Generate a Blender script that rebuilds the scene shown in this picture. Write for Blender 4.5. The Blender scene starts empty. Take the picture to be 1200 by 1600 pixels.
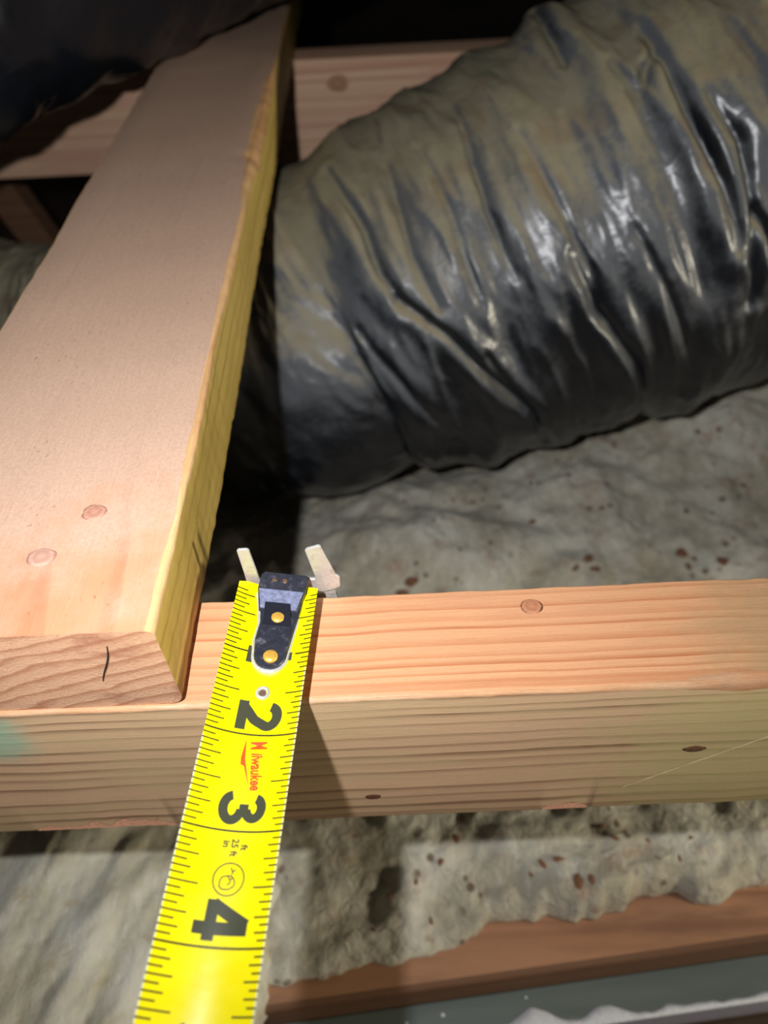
import bpy, bmesh, math, random
import numpy as np
from mathutils import Vector, Matrix

random.seed(4)
SC = bpy.context.scene
COL = SC.collection

# ------------------------------------------------------------------ camera
CAM_LOC = Vector((0.0, -0.11216, 0.19449))
CAM_RIGHT = Vector((0.99892, -0.02731, -0.03763))
CAM_DOWN = Vector((-0.04579, -0.71814, -0.69439))
CAM_FWD = Vector((-0.00805, 0.69536, -0.71861))
cd = bpy.data.cameras.new('camera')
cam = bpy.data.objects.new('camera', cd)
COL.objects.link(cam)
rot = Matrix((CAM_RIGHT, -CAM_DOWN, -CAM_FWD)).transposed()
cam.matrix_world = Matrix.Translation(CAM_LOC) @ rot.to_4x4()
cd.sensor_fit = 'VERTICAL'
cd.sensor_height = 9.8
cd.lens = 1161.475 / 1600 * 9.8
cd.clip_start = 0.01
cd.clip_end = 50
cd.dof.use_dof = True
cd.dof.focus_distance = 0.228
cd.dof.aperture_fstop = 2.5
SC.camera = cam

# ------------------------------------------------------------------ world and lights
w = bpy.data.worlds.new('world')
SC.world = w
w.use_nodes = True
w.node_tree.nodes['Background'].inputs[0].default_value = (0.15, 0.155, 0.15, 1)
w.node_tree.nodes['Background'].inputs[1].default_value = 0.11

def spot(name, loc, target, power, size_deg, blend, radius, col):
    l = bpy.data.lights.new(name, 'SPOT')
    l.energy = power; l.spot_size = math.radians(size_deg); l.spot_blend = blend
    l.shadow_soft_size = radius; l.color = col
    o = bpy.data.objects.new(name, l); COL.objects.link(o)
    o.location = loc
    o.rotation_euler = (Vector(target) - Vector(loc)).to_track_quat('-Z', 'Y').to_euler()
    return o
# hand torch held just beside the phone, aimed at the duct
spot('torch_light', (-0.0536, -0.0892, 0.2174), (0.0303, 0.8247, -0.2753), 5.6, 154, 1.0, 0.004, (0.98, 0.98, 1.0))
# added fill light, unseen at the far right, brightens the plank's yellow side
lb = bpy.data.lights.new('side_fill_light', 'POINT')
lb.energy = 26.0; lb.shadow_soft_size = 0.05; lb.color = (1.0, 0.9, 0.7)
lo = bpy.data.objects.new('side_fill_light', lb); COL.objects.link(lo); lo.location = (1.05, -0.30, 0.13)

SC.view_settings.view_transform = 'Standard'
SC.view_settings.look = 'None'
SC.view_settings.gamma = 1
SC.view_settings.use_curve_mapping = False
SC.view_settings.exposure = 0.0

# ------------------------------------------------------------------ helpers
def lin(c):
    out = []
    for v in c:
        v = v / 255
        out.append(v / 12.92 if v <= 0.04045 else ((v + 0.055) / 1.055) ** 2.4)
    return tuple(out) + (1.0,)

def hash3(ix, iy, iz, seed):
    h = (ix * 374761393 + iy * 668265263 + iz * 1274126177 + seed * 974634777) & 0xffffffff
    h = ((h ^ (h >> 13)) * 1103515245) & 0xffffffff
    h = ((h ^ (h >> 16)) * 2246822519) & 0xffffffff
    return ((h ^ (h >> 15)) & 0xffff) / 65535.0

def vnoise(x, y, z=0.0, seed=0):
    """value noise in [-1,1], numpy"""
    x, y, z = np.broadcast_arrays(np.asarray(x, float), np.asarray(y, float), np.asarray(z, float))
    i, j, k = np.floor(x).astype(np.int64), np.floor(y).astype(np.int64), np.floor(z).astype(np.int64)
    fx, fy, fz = x - i, y - j, z - k
    fx = fx * fx * (3 - 2 * fx); fy = fy * fy * (3 - 2 * fy); fz = fz * fz * (3 - 2 * fz)
    r = 0
    for a in (0, 1):
        for b in (0, 1):
            for c in (0, 1):
                wgt = (fx if a else 1 - fx) * (fy if b else 1 - fy) * (fz if c else 1 - fz)
                r = r + wgt * hash3(i + a, j + b, k + c, seed)
    return r * 2 - 1

def fbm(x, y, z=0.0, seed=0, octv=4):
    r = 0; a = 1.0; f = 1.0
    for o in range(octv):
        r = r + a * vnoise(np.asarray(x) * f, np.asarray(y) * f, np.asarray(z) * f, seed + o)
        a *= 0.5; f *= 2.03
    return r

def sstep(a, b, x):
    t = np.clip((x - a) / (b - a), 0, 1)
    return t * t * (3 - 2 * t)

def tag(o, label=None, cat=None, group=None, kind=None):
    if label: o['label'] = label
    if cat: o['category'] = cat
    if group: o['group'] = group
    if kind: o['kind'] = kind
    return o

def mesh_obj(name, verts, faces, mats, parent=None, origin=None, smooth=True, mat_idx=None):
    """verts in WORLD coordinates; origin is where the object's own origin sits (world)"""
    v = np.asarray(verts, float)
    if parent is not None:
        origin = Vector(parent['_o']) if '_o' in parent.keys() else Vector((0, 0, 0))
    if origin is None:
        origin = Vector((0, 0, 0))
    v = v - np.array(origin)
    me = bpy.data.meshes.new(name)
    me.from_pydata(v.tolist(), [], [tuple(int(i) for i in f) for f in faces])
    for m in (mats if isinstance(mats, (list, tuple)) else [mats]):
        me.materials.append(m)
    if mat_idx is not None:
        me.polygons.foreach_set('material_index', np.asarray(mat_idx, np.int32))
    if smooth:
        me.polygons.foreach_set('use_smooth', np.ones(len(me.polygons), bool))
    me.update()
    o = bpy.data.objects.new(name, me)
    COL.objects.link(o)
    if parent is not None:
        o.parent = parent
        o['_o'] = list(origin)
    else:
        o.location = origin
        o['_o'] = list(origin)
    return o

def empty(name, loc):
    o = bpy.data.objects.new(name, None); COL.objects.link(o)
    o.location = loc; o['_o'] = list(loc); o.empty_display_size = 0.02
    return o

def recalc(o):
    bm = bmesh.new(); bm.from_mesh(o.data)
    bmesh.ops.recalc_face_normals(bm, faces=bm.faces)
    bm.to_mesh(o.data); bm.free()
    return o

def sharp(o, deg=35):
    o.data.set_sharp_from_angle(angle=math.radians(deg))
    return o

# ---- node material builder
class NM:
    def __init__(self, name, rough=0.6, spec=0.5):
        self.m = bpy.data.materials.new(name); self.m.use_nodes = True
        self.t = self.m.node_tree; self.n = self.t.nodes; self.l = self.t.links
        self.b = self.n['Principled BSDF']
        self.b.inputs['Roughness'].default_value = rough
        self.b.inputs['Specular IOR Level'].default_value = spec
    def put(self, sock, v):
        if hasattr(v, 'is_linked') or isinstance(v, bpy.types.NodeSocket): self.l.new(v, sock)
        else: sock.default_value = v
    def obj(self, off=(0, 0, 0)):
        tc = self.n.new('ShaderNodeTexCoord')
        return self.vadd(tc.outputs['Object'], tuple(off))
    def vadd(self, a, b):
        x = self.n.new('ShaderNodeVectorMath'); x.operation = 'ADD'
        self.put(x.inputs[0], a); self.put(x.inputs[1], b); return x.outputs[0]
    def vmul(self, a, b):
        x = self.n.new('ShaderNodeVectorMath'); x.operation = 'MULTIPLY'
        self.put(x.inputs[0], a); self.put(x.inputs[1], b); return x.outputs[0]
    def sep(self, v):
        x = self.n.new('ShaderNodeSeparateXYZ'); self.put(x.inputs[0], v); return x.outputs
    def math(self, op, a, b=0.0, c=None, clamp=False):
        x = self.n.new('ShaderNodeMath'); x.operation = op; x.use_clamp = clamp
        self.put(x.inputs[0], a); self.put(x.inputs[1], b)
        if c is not None: self.put(x.inputs[2], c)
        return x.outputs[0]
    def noise(self, v, scale=1.0, detail=4, rough=0.55, dist=0.0):
        x = self.n.new('ShaderNodeTexNoise')
        self.put(x.inputs['Vector'], v); x.inputs['Scale'].default_value = scale
        x.inputs['Detail'].default_value = detail; x.inputs['Roughness'].default_value = rough
        x.inputs['Distortion'].default_value = dist
        return x.outputs['Fac']
    def vor(self, v, scale=1.0, feat='F1'):
        x = self.n.new('ShaderNodeTexVoronoi'); x.feature = feat
        self.put(x.inputs['Vector'], v); x.inputs['Scale'].default_value = scale
        return x.outputs['Distance']
    def ramp(self, f, stops, interp='LINEAR'):
        x = self.n.new('ShaderNodeValToRGB'); x.color_ramp.interpolation = interp
        e = x.color_ramp.elements
        while len(e) < len(stops): e.new(0.5)
        for el, (p, c) in zip(e, stops):
            el.position = p
            el.color = c if isinstance(c, tuple) else (c, c, c, 1)
        self.put(x.inputs[0], f); return x.outputs[0]
    def mix(self, f, a, b, mode='MIX'):
        x = self.n.new('ShaderNodeMix'); x.data_type = 'RGBA'; x.blend_type = mode
        self.put(x.inputs[0], f); self.put(x.inputs[6], a); self.put(x.inputs[7], b)
        return x.outputs[2]
    def rng(self, v, a, b, c=0.0, d=1.0, smooth=True):
        x = self.n.new('ShaderNodeMapRange')
        if smooth: x.interpolation_type = 'SMOOTHSTEP'
        self.put(x.inputs[0], v)
        for i, q in enumerate((a, b, c, d)): x.inputs[1 + i].default_value = q
        return x.outputs[0]
    def bump(self, h, strength=0.3, dist=0.001, prev=None):
        x = self.n.new('ShaderNodeBump'); x.inputs['Strength'].default_value = strength
        x.inputs['Distance'].default_value = dist
        self.put(x.inputs['Height'], h)
        if prev is not None: self.l.new(prev, x.inputs['Normal'])
        self.l.new(x.outputs[0], self.b.inputs['Normal']); return x.outputs[0]
    def color(self, c): self.put(self.b.inputs['Base Color'], c)
    def rough(self, r): self.put(self.b.inputs['Roughness'], r)

def plain(name, c, rough=0.5, metal=0.0, spec=0.5, var=0.0, scale=300, bump=0.0):
    k = NM(name, rough, spec); k.b.inputs['Metallic'].default_value = metal
    if var:
        n = k.noise(k.obj(), scale, 4)
        d = tuple(x * (1 - var) for x in lin(c)[:3]) + (1,)
        e = tuple(min(1, x * (1 + var)) for x in lin(c)[:3]) + (1,)
        k.color(k.ramp(n, [(0.3, d), (0.7, e)]))
        if bump: k.bump(n, bump, 0.0005)
    else:
        k.color(lin(c))
    return k.m

def wood(name, off, axis, pith, spacing, light, dark, amp=0.004, lfreq=4.0, strength=1.0, fine=0.22,
         rough=0.6, blotch=None, dust=None, stain=None, slope=0.0, edge=(0.45, 0.86, 0.97), bump=0.25, sheen_spec=0.35, pits=0.0):
    """growth rings around a pith line parallel to the board; axis 'x' or 'y' is the length"""
    k = NM(name, rough, sheen_spec)
    P = k.obj(off)
    s = k.sep(P)
    if axis == 'x': L, a, b = s[0], s[1], s[2]
    else: L, a, b = s[1], s[0], s[2]
    cv = k.n.new('ShaderNodeCombineXYZ'); k.put(cv.inputs[0], L); k.put(cv.inputs[1], a); k.put(cv.inputs[2], b)
    V = cv.outputs[0]
    n1 = k.noise(k.vmul(V, (lfreq, 14, 14)), 1.0, 3, 0.5)
    n2 = k.noise(k.vmul(V, (lfreq * 6, 60, 60)), 1.0, 2, 0.5)
    da = k.math('SUBTRACT', a, pith[0]); db = k.math('SUBTRACT', b, pith[1])
    r = k.math('SQRT', k.math('ADD', k.math('MULTIPLY', da, da), k.math('MULTIPLY', db, db)))
    r = k.math('ADD', r, k.math('MULTIPLY', k.math('SUBTRACT', n1, 0.5), amp * 2))
    r = k.math('ADD', r, k.math('MULTIPLY', k.math('SUBTRACT', n2, 0.5), amp * 0.25))
    if slope: r = k.math('ADD', r, k.math('MULTIPLY', L, slope))
    rv = k.n.new('ShaderNodeCombineXYZ'); k.put(rv.inputs[0], k.math('MULTIPLY', r, 0.45 / spacing))
    r = k.math('ADD', r, k.math('MULTIPLY', k.math('SUBTRACT', k.noise(rv.outputs[0], 1.0, 2), 0.5), spacing * 3.2))
    fr = k.math('FRACT', k.math('DIVIDE', r, spacing))
    ring = k.ramp(fr, [(0.0, 0.0), (edge[0], 0.12), (edge[1], 1.0), (edge[2], 0.75), (1.0, 0.0)])
    # each ring has its own depth of tone
    rid = k.noise(k.vmul(V, (1.2, 160, 160)), 1.0, 1)
    ring = k.math('MULTIPLY', ring, k.rng(rid, 0.3, 0.7, 0.35 * strength, strength), clamp=True)
    f = k.noise(k.vmul(V, (70, 2200, 2200)), 1.0, 3, 0.6)
    f2 = k.noise(k.vmul(V, (600, 2600, 2600)), 1.0, 2, 0.6)
    c = k.mix(ring, lin(light), lin(dark))
    if blotch:
        bn = k.noise(k.vmul(V, (9, 40, 40)), 1.0, 4, 0.6)
        c = k.mix(k.rng(bn, 0.42, 0.7, 0, 0.85), c, lin(blotch))
    for st in (stain or []):
        # (L, a, b, radius, colour, strength): a mark with its own place on the board
        d = k.n.new('ShaderNodeVectorMath'); d.operation = 'DISTANCE'
        k.put(d.inputs[0], V); d.inputs[1].default_value = st[:3]
        sn = k.noise(V, 120, 3)
        dd = k.math('ADD', d.outputs['Value'], k.math('MULTIPLY', k.math('SUBTRACT', sn, 0.5), st[3] * 0.8))
        c = k.mix(k.rng(dd, st[3] * 0.35, st[3], st[5], 0.0), c, lin(st[4]))
    if dust:
        # (L start, L full, colour, strength): settled dust, thin at the handled end
        dn = k.noise(V, 45, 5, 0.6)
        m = k.math('ADD', k.rng(L, dust[0], dust[1], 0, 1), k.math('MULTIPLY', k.math('SUBTRACT', dn, 0.5), 1.1))
        m = k.rng(m, 0.2, 0.75, 0.0, dust[3])
        dc = k.mix(k.rng(k.noise(V, 900, 3), 0.35, 0.7), lin(dust[2]), lin(tuple(x * 0.94 for x in dust[2])))
        c = k.mix(m, c, dc)
    if pits:
        pv = k.noise(k.vmul(V, (1, 1.6, 1.6)), 420, 2, 0.5)
        pm = k.math('MULTIPLY', k.rng(pv, 0.66, 0.74, 0, pits), k.rng(k.noise(V, 38, 2), 0.45, 0.62))
        c = k.mix(pm, c, lin((96, 76, 66)))
    g = k.math('ADD', k.math('MULTIPLY', k.math('SUBTRACT', f, 0.5), fine * 2.2), 1.0)
    g = k.math('ADD', g, k.math('MULTIPLY', k.math('SUBTRACT', f2, 0.5), fine * 1.2))
    gc = k.n.new('ShaderNodeCombineColor')
    for i in range(3): k.put(gc.inputs[i], g)
    c = k.mix(1.0, c, gc.outputs[0], 'MULTIPLY')
    k.color(c)
    h = k.math('ADD', k.math('MULTIPLY', ring, 0.5), k.math('MULTIPLY', f, 0.6))
    nb = k.bump(h, bump, 0.0006)
    k.bump(k.noise(V, 1400, 3, 0.6), bump * 0.8, 0.0003, nb)
    return k.m

def loft(stations, closed_caps=True):
    """stations: array (n, m, 3) of closed profiles -> verts, faces, cap faces separate"""
    st = np.asarray(stations); n, m, _ = st.shape
    v = st.reshape(-1, 3)
    f = []
    for i in range(n - 1):
        for j in range(m):
            k = (j + 1) % m
            f.append((i * m + j, i * m + k, (i + 1) * m + k, (i + 1) * m + j))
    return v, f

def corner_profile(pa, pb, radii, nseg=4, sub=3):
    """closed rounded rectangle a:[pa0,pa1], b:[pb0,pb1]; radii for (a0b0, a1b0, a1b1, a0b1).
    returns points and a face id per following edge: side 0..3, corner 4..7"""
    a0, a1 = pa; b0, b1 = pb
    cs = [((a0, b0), 180), ((a1, b0), 270), ((a1, b1), 0), ((a0, b1), 90)]
    sgn = [(1, 1), (-1, 1), (-1, -1), (1, -1)]
    pts, ids = [], []
    for q in range(4):
        (ca, cb), ang = cs[q]; r = radii[q]
        cx, cy = ca + sgn[q][0] * r, cb + sgn[q][1] * r
        torn = q == 0 and r > 0.0018
        if torn:
            for i, (ta, tb) in enumerate(((0, 1), (0.07, 0.98), (0.06, 0.55), (0.02, 0.06), (1, 0))):
                pts.append((ca + ta * r, cb + tb * r)); ids.append(4 if i < nseg else 0)
        for i in range(0 if not torn else nseg + 1, nseg + 1):
            t = math.radians(ang + 90 * i / nseg)
            pts.append((cx + r * math.cos(t), cy + r * math.sin(t)))
            ids.append(4 + q if i < nseg else q)
        # subdivided straight side to the next corner start
        nq = (q + 1) % 4; r2 = radii[nq]
        (na, nb), nang = cs[nq]
        ex = na + sgn[nq][0] * r2 + r2 * math.cos(math.radians(nang))
        ey = nb + sgn[nq][1] * r2 + r2 * math.sin(math.radians(nang))
        sx, sy = pts[-1]
        for i in range(1, sub):
            pts.append((sx + (ex - sx) * i / sub, sy + (ey - sy) * i / sub)); ids.append(q)
    return pts, ids

def board(name, axis, Ls, pa, pb, rad_fn, side_mats, mats, end_mat, warp=None, origin=(0, 0, 0), parent=None, end_fn=None, chip_fn=None, nseg=4, sub=3):
    """length along axis; a = other horizontal axis, b = z.  side_mats: index for ids 0..7"""
    st, ids = [], None
    for li, L in enumerate(Ls):
        pts, ids = corner_profile(pa, pb, rad_fn(L), nseg, sub)
        row = []
        for (a, b), idd in zip(pts, ids):
            if warp: a, b = warp(L, a, b)
            LL = L
            if end_fn and li in (0, len(Ls) - 1): LL = L + end_fn(a, b, li)
            row.append((LL, a, b) if axis == 'x' else (a, LL, b))
        st.append(row)
    v, f = loft(st)
    m = len(ids)
    mi = []
    for i in range(len(Ls) - 1):
        for j in range(m):
            q = side_mats[ids[j]]
            if chip_fn:
                q2 = chip_fn((Ls[i] + Ls[i + 1]) / 2, ids[j])
                if q2 is not None: q = q2
            mi.append(q)
    n = len(Ls)
    v = list(map(tuple, v))
    for base, rev in ((0, True), ((n - 1) * m, False)):
        c = len(v); v.append(tuple(np.mean(np.array(v[base:base + m]), axis=0)))
        for j in range(m):
            t = (base + j, base + (j + 1) % m, c)
            f.append(t[::-1] if rev else t); mi.append(end_mat)
    o = mesh_obj(name, v, f, mats, parent=parent, origin=Vector(origin), mat_idx=mi)
    recalc(o); sharp(o, 40)
    return o

# ------------------------------------------------------------------ dimensions (metres)
A_D, A_H = 0.0385, 0.0860          # cross beam depth and height, top at z = 0, front at y = 0
B_T, B_W = 0.0370, 0.0885          # upper plank thickness and width
B_X1 = -0.0626; B_X0 = B_X1 - B_W
C_Y, C_Z, C_H = 0.6424, 0.0, 0.090

# ------------------------------------------------------------------ the setting
def gridmesh(xs, ys, zfn):
    X, Y = np.meshgrid(xs, ys, indexing='xy')
    Z = zfn(X, Y)
    v = np.stack([X, Y, Z], -1).reshape(-1, 3)
    nx, ny = len(xs), len(ys)
    f = [(j * nx + i, j * nx + i + 1, (j + 1) * nx + i + 1, (j + 1) * nx + i) for j in range(ny - 1) for i in range(nx - 1)]
    return v, f
k = NM('ceiling_board_dark', 0.9)
k.color(k.ramp(k.noise(k.obj(), 25, 5), [(0.3, lin((58, 44, 34))), (0.7, lin((82, 62, 48)))]))
v, f = gridmesh(np.linspace(-1.5, 1.6, 20), np.linspace(-0.6, 2.2, 20), lambda X, Y: -0.40 + 0 * X)
fl = mesh_obj('floor', v, f, k.m, origin=(0, 0.5, -0.40)); fl['kind'] = 'structure'

k = NM('dark_sheathing', 0.9)
k.color(k.ramp(k.noise(k.vmul(k.obj(), (3, 1, 30)), 1, 4), [(0.3, lin((40, 34, 30))), (0.7, lin((58, 48, 40)))]))
v = [(-1.5, 2.2, -0.4), (1.6, 2.2, -0.4), (1.6, 2.2, 1.6), (-1.5, 2.2, 1.6)]
wb = mesh_obj('wall_back', v + [(a, b + 0.02, c) for a, b, c in v], [(0, 1, 2, 3), (7, 6, 5, 4), (0, 4, 5, 1), (1, 5, 6, 2), (2, 6, 7, 3), (3, 7, 4, 0)], k.m, origin=(0, 2.2, -0.4), smooth=False)
wb['kind'] = 'structure'

# ------------------------------------------------------------------ cross beam (A)
oA = (0, A_D / 2, -A_H)
rel = lambda p, o: tuple(p[i] - o[i] for i in range(3))
mA_top = wood('beam_top_wood', oA, 'x', (0.15, -0.15), 0.0027, (214, 160, 118), (176, 104, 62), amp=0.0016, lfreq=2.2,
              rough=0.5, fine=0.16, blotch=(204, 148, 110), stain=[(0.13, 0.012, 0.0, 0.05, (178, 148, 108), 0.7)])
mA_front = wood('beam_front_wood', oA, 'x', (0.15, -0.15), 0.0042, (216, 178, 142), (116, 80, 54), amp=0.0036, lfreq=2.2,  # front tan: partly the wood's own, partly its lighting put into the colour
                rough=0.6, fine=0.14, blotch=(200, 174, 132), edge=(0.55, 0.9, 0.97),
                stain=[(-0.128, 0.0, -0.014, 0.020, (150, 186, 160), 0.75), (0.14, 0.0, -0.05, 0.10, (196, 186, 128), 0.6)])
mA_wane = wood('beam_arris_wood', oA, 'x', (0.15, -0.15), 0.0027, (198, 150, 110), (164, 108, 70), amp=0.002, lfreq=3.0, rough=0.55, fine=0.3,
               blotch=(196, 186, 160))
m_fresh = plain('fresh_torn_wood', (222, 164, 132), 0.8, var=0.22, scale=900, bump=0.5)
xs = np.concatenate([np.linspace(-0.75, -0.16, 20), np.arange(-0.156, 0.22, 0.0012), np.linspace(0.23, 0.9, 20)])
def notch(L):
    """torn arris along the bottom front edge"""
    d = 0.0
    for (c, wd, dp, sd) in ((-0.111, 0.030, 0.0085, 3), (0.0605, 0.0105, 0.0055, 8)):
        e = 1 - abs(L - c) / wd
        if e > 0:
            d = max(d, dp * min(1, e * 3.0) * (0.62 + 0.5 * float(vnoise(L * 210, 0.3, 0, sd)) + 0.18 * float(vnoise(L * 700, 0.3, 0, sd + 1))))
    return max(d, 0.0009)
def radA(L):
    wan = 0.0012 + 0.0038 * float(sstep(0.055, 0.12, L)) * (0.8 + 0.5 * float(vnoise(L * 120, 0, 0, 5))) + 0.0003 * float(vnoise(L * 300, 0, 0, 7))
    # order: (a0,b0)=front bottom, (a1,b0)=back bottom, (a1,b1)=back top, (a0,b1)=front top
    return (notch(L), 0.001, 0.0009 + 0.0003 * float(vnoise(L * 200, 0, 0, 2)), max(wan, 0.0006))
def warpA(L, a, b):
    return a + 0.0002 * float(vnoise(L * 60, a * 40, b * 40, 3)), b + 0.0002 * float(vnoise(L * 60, a * 40, b * 40, 9))
# side ids: 0 bottom, 1 back, 2 top, 3 front
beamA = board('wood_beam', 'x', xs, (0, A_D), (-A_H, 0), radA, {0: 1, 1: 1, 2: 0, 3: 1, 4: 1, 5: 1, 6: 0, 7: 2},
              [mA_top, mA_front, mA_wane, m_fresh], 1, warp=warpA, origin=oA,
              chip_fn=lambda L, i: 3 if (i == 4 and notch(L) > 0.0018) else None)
tag(beamA, 'orange and tan wooden cross beam lying under the tape blade, with torn lower edge', 'beam')

# knots: domed plugs with growth rings, flush in the face
def knot_mat(name, core, rim, off, centre, rad, rough=0.6):
    k = NM(name, rough)
    P = k.obj(off)
    d = k.n.new('ShaderNodeVectorMath'); d.operation = 'DISTANCE'
    k.put(d.inputs[0], P); d.inputs[1].default_value = centre
    n = k.noise(P, 700, 3)
    q = k.math('DIVIDE', d.outputs['Value'], rad)
    q = k.math('ADD', q, k.math('MULTIPLY', k.math('SUBTRACT', n, 0.5), 0.35))
    c = k.ramp(q, [(0.0, lin(core)), (0.45, lin(tuple(x * 0.88 for x in core))), (0.72, lin(core)), (0.88, lin(rim)), (1.0, lin(rim))])
    k.color(c); k.bump(n, 0.5, 0.0006)
    return k.m
def disc_patch(name, parent, centre, ua, ub, nrm, ra, rb, lift, mat, seed=1, n=28):
    c = Vector(centre); ua = Vector(ua); ub = Vector(ub); nrm = Vector(nrm)
    v, f = [], []
    rings = (0.0, 0.35, 0.7, 0.9, 1.0)
    hgt = (1.0, 0.96, 0.85, 0.4, -1.5)
    for q, (rr, hh) in enumerate(zip(rings, hgt)):
        if q == 0:
            v.append(c + nrm * lift); continue
        for i in range(n):
            t = 2 * math.pi * i / n
            j = 1 + 0.10 * float(vnoise(math.cos(t) * 2 + 5, math.sin(t) * 2 + 5, seed, seed))
            v.append(c + ua * (ra * rr * j * math.cos(t)) + ub * (rb * rr * j * math.sin(t)) + nrm * (lift * hh))
    for i in range(n): f.append((0, 1 + i, 1 + (i + 1) % n))
    for q in range(3):
        for i in range(n):
            a = 1 + q * n; b = 1 + (q + 1) * n
            f.append((a + i, b + i, b + (i + 1) % n, a + (i + 1) % n))
    o = mesh_obj(name, [tuple(x) for x in v], f, mat, parent=parent)
    recalc(o)
    return o
X, Y, Z = (1, 0, 0), (0, 1, 0), (0, 0, 1)
def knot(parent, off, c, ua, ub, nrm, ra, rb, core, rim, seed, lift=0.0002):
    m = knot_mat('knot_wood', core, rim, off, c, max(ra, rb))
    return disc_patch('knot', parent, c, ua, ub, nrm, ra, rb, lift, m, seed)
knot(beamA, oA, (0.0440, 0.0310, 0.0), X, Y, Z, 0.0038, 0.0033, (190, 128, 92), (92, 58, 42), 1)
knot(beamA, oA, (0.0972, 0.0, -0.0410), X, Z, (0, -1, 0), 0.0040, 0.0024, (118, 84, 58), (58, 40, 28), 2)
knot(beamA, oA, (-0.0107, 0.0, -0.0679), X, Z, (0, -1, 0), 0.0029, 0.0021, (104, 66, 46), (52, 32, 24), 3)

def ribbon3(name, parent, pts, widths, ub, nrm, lift, mat):
    v, f = [], []
    ub = Vector(ub); nrm = Vector(nrm)
    for p, wd in zip(pts, widths):
        p = Vector(p)
        v += [p + ub * wd / 2 + nrm * lift, p + nrm * lift, p - ub * wd / 2 + nrm * lift]
    for i in range(len(pts) - 1):
        f += [(3 * i, 3 * i + 1, 3 * i + 4, 3 * i + 3), (3 * i + 1, 3 * i + 2, 3 * i + 5, 3 * i + 4)]
    return recalc(mesh_obj(name, [tuple(q) for q in v], f, mat, parent=parent))
m_pale = plain('scored_wood', (236, 214, 170), 0.7, var=0.2, scale=1500)
n = 40
sp = [(0.0782 + 0.050 * i / n, 0.0, -0.0688 + 0.042 * i / n + 0.0004 * float(vnoise(i * 0.7, 1))) for i in range(n + 1)]
o = ribbon3('scratch', beamA, sp, [0.0011 * (0.5 + abs(float(vnoise(i * 0.9, 3, 0, 4)))) for i in range(n + 1)], Z, (0, -1, 0), 0.00008, m_pale)
o['label'] = 'pale scored scratch'
m_paint = plain('white_paint_smear', (206, 206, 190), 0.5, var=0.2, scale=600)
# splinters of fresh wood left on the torn arris
def splinter(parent, a, b, wd, mat):
    a, b = Vector(a), Vector(b); d = (b - a)
    v = [a + Vector((0, 0, wd)), a + Vector((0, -wd * 0.7, -wd * 0.3)), a + Vector((0, wd, -wd)), a + d * 0.55 + Vector((0, -wd * 0.4, wd * 0.6)), a + d * 0.55 + Vector((0, -wd * 0.7, -wd * 0.5)), a + d * 0.55 + Vector((0, wd, -wd * 0.5)), b]
    f = [(0, 1, 4, 3), (1, 2, 5, 4), (2, 0, 3, 5), (3, 4, 6), (4, 5, 6), (5, 3, 6), (0, 2, 1)]
    return recalc(mesh_obj('splinter', [tuple(q) for q in v], f, mat, parent=parent, smooth=False))
splinter(beamA, (-0.136, 0.0016, -0.0852), (-0.122, 0.0012, -0.0835), 0.0012, m_fresh)
splinter(beamA, (-0.118, 0.0024, -0.0858), (-0.098, 0.0016, -0.0842), 0.0014, m_fresh)
splinter(beamA, (-0.099, 0.0020, -0.0856), (-0.084, 0.0010, -0.0850), 0.0011, m_fresh)
splinter(beamA, (0.0535, 0.0016, -0.0848), (0.066, 0.0010, -0.0846), 0.0010, m_fresh)

# ------------------------------------------------------------------ upper plank (B)
oB = (B_X0 + B_W / 2, 0.35, 0.0)
yaw = -0.0086
mB_top = wood('plank_top_wood', oB, 'y', (-0.112, -0.020), 0.0115, (206, 142, 106), (172, 100, 66), amp=0.007, lfreq=5.0,
              rough=0.65, fine=0.10, strength=0.6, dust=(-0.06, 0.12, (196, 168, 146), 0.85), edge=(0.6, 0.9, 0.97), pits=0.5, bump=0.3, slope=0.03)
mB_side = wood('plank_side_wood', oB, 'y', (0.05, 0.10), 0.0042, (210, 184, 104), (158, 128, 54), amp=0.002, lfreq=4.0,
               rough=0.6, fine=0.18, blotch=(190, 164, 84))
mB_wane = wood('plank_arris_wood', oB, 'y', (0.05, 0.10), 0.0040, (206, 164, 116), (180, 130, 84), amp=0.002, lfreq=6.0, rough=0.7, fine=0.3, blotch=(206, 176, 126))
mB_low = wood('plank_bark_edge_wood', oB, 'y', (0.05, 0.10), 0.0030, (150, 108, 66), (92, 62, 36), amp=0.002, lfreq=8, rough=0.8, fine=0.4)
# end grain: flattened arcs across the sawn end
k = NM('plank_end_grain', 0.8, 0.2)
P = k.obj(oB); s = k.sep(P)
n1 = k.noise(k.vmul(P, (22, 1, 60)), 1.0, 3)
rr = k.math('ADD', k.math('ADD', s[2], k.math('MULTIPLY', s[0], -0.30)), k.math('MULTIPLY', k.math('SUBTRACT', n1, 0.5), 0.012))
fr = k.math('FRACT', k.math('DIVIDE', rr, 0.0052))
c = k.mix(k.ramp(fr, [(0.0, 0.0), (0.5, 0.2), (0.85, 0.9), (1.0, 0.0)]), lin((244, 194, 156)), lin((196, 134, 100)))
bn = k.noise(k.vmul(P, (45, 1, 90)), 1.0, 4)
c = k.mix(k.rng(bn, 0.52, 0.72, 0, 0.8), c, lin((178, 112, 88)))
hn = k.noise(k.vmul(P, (700, 700, 2600)), 1.0, 4, 0.7)
c = k.mix(k.rng(hn, 0.5, 0.75, 0, 0.6), c, lin((156, 100, 76)))
k.color(c); k.bump(hn, 0.8, 0.001); mB_end = k.m
ys = np.concatenate([np.arange(0.0014, 0.36, 0.0018), np.linspace(0.364, 0.82, 110)])
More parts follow.
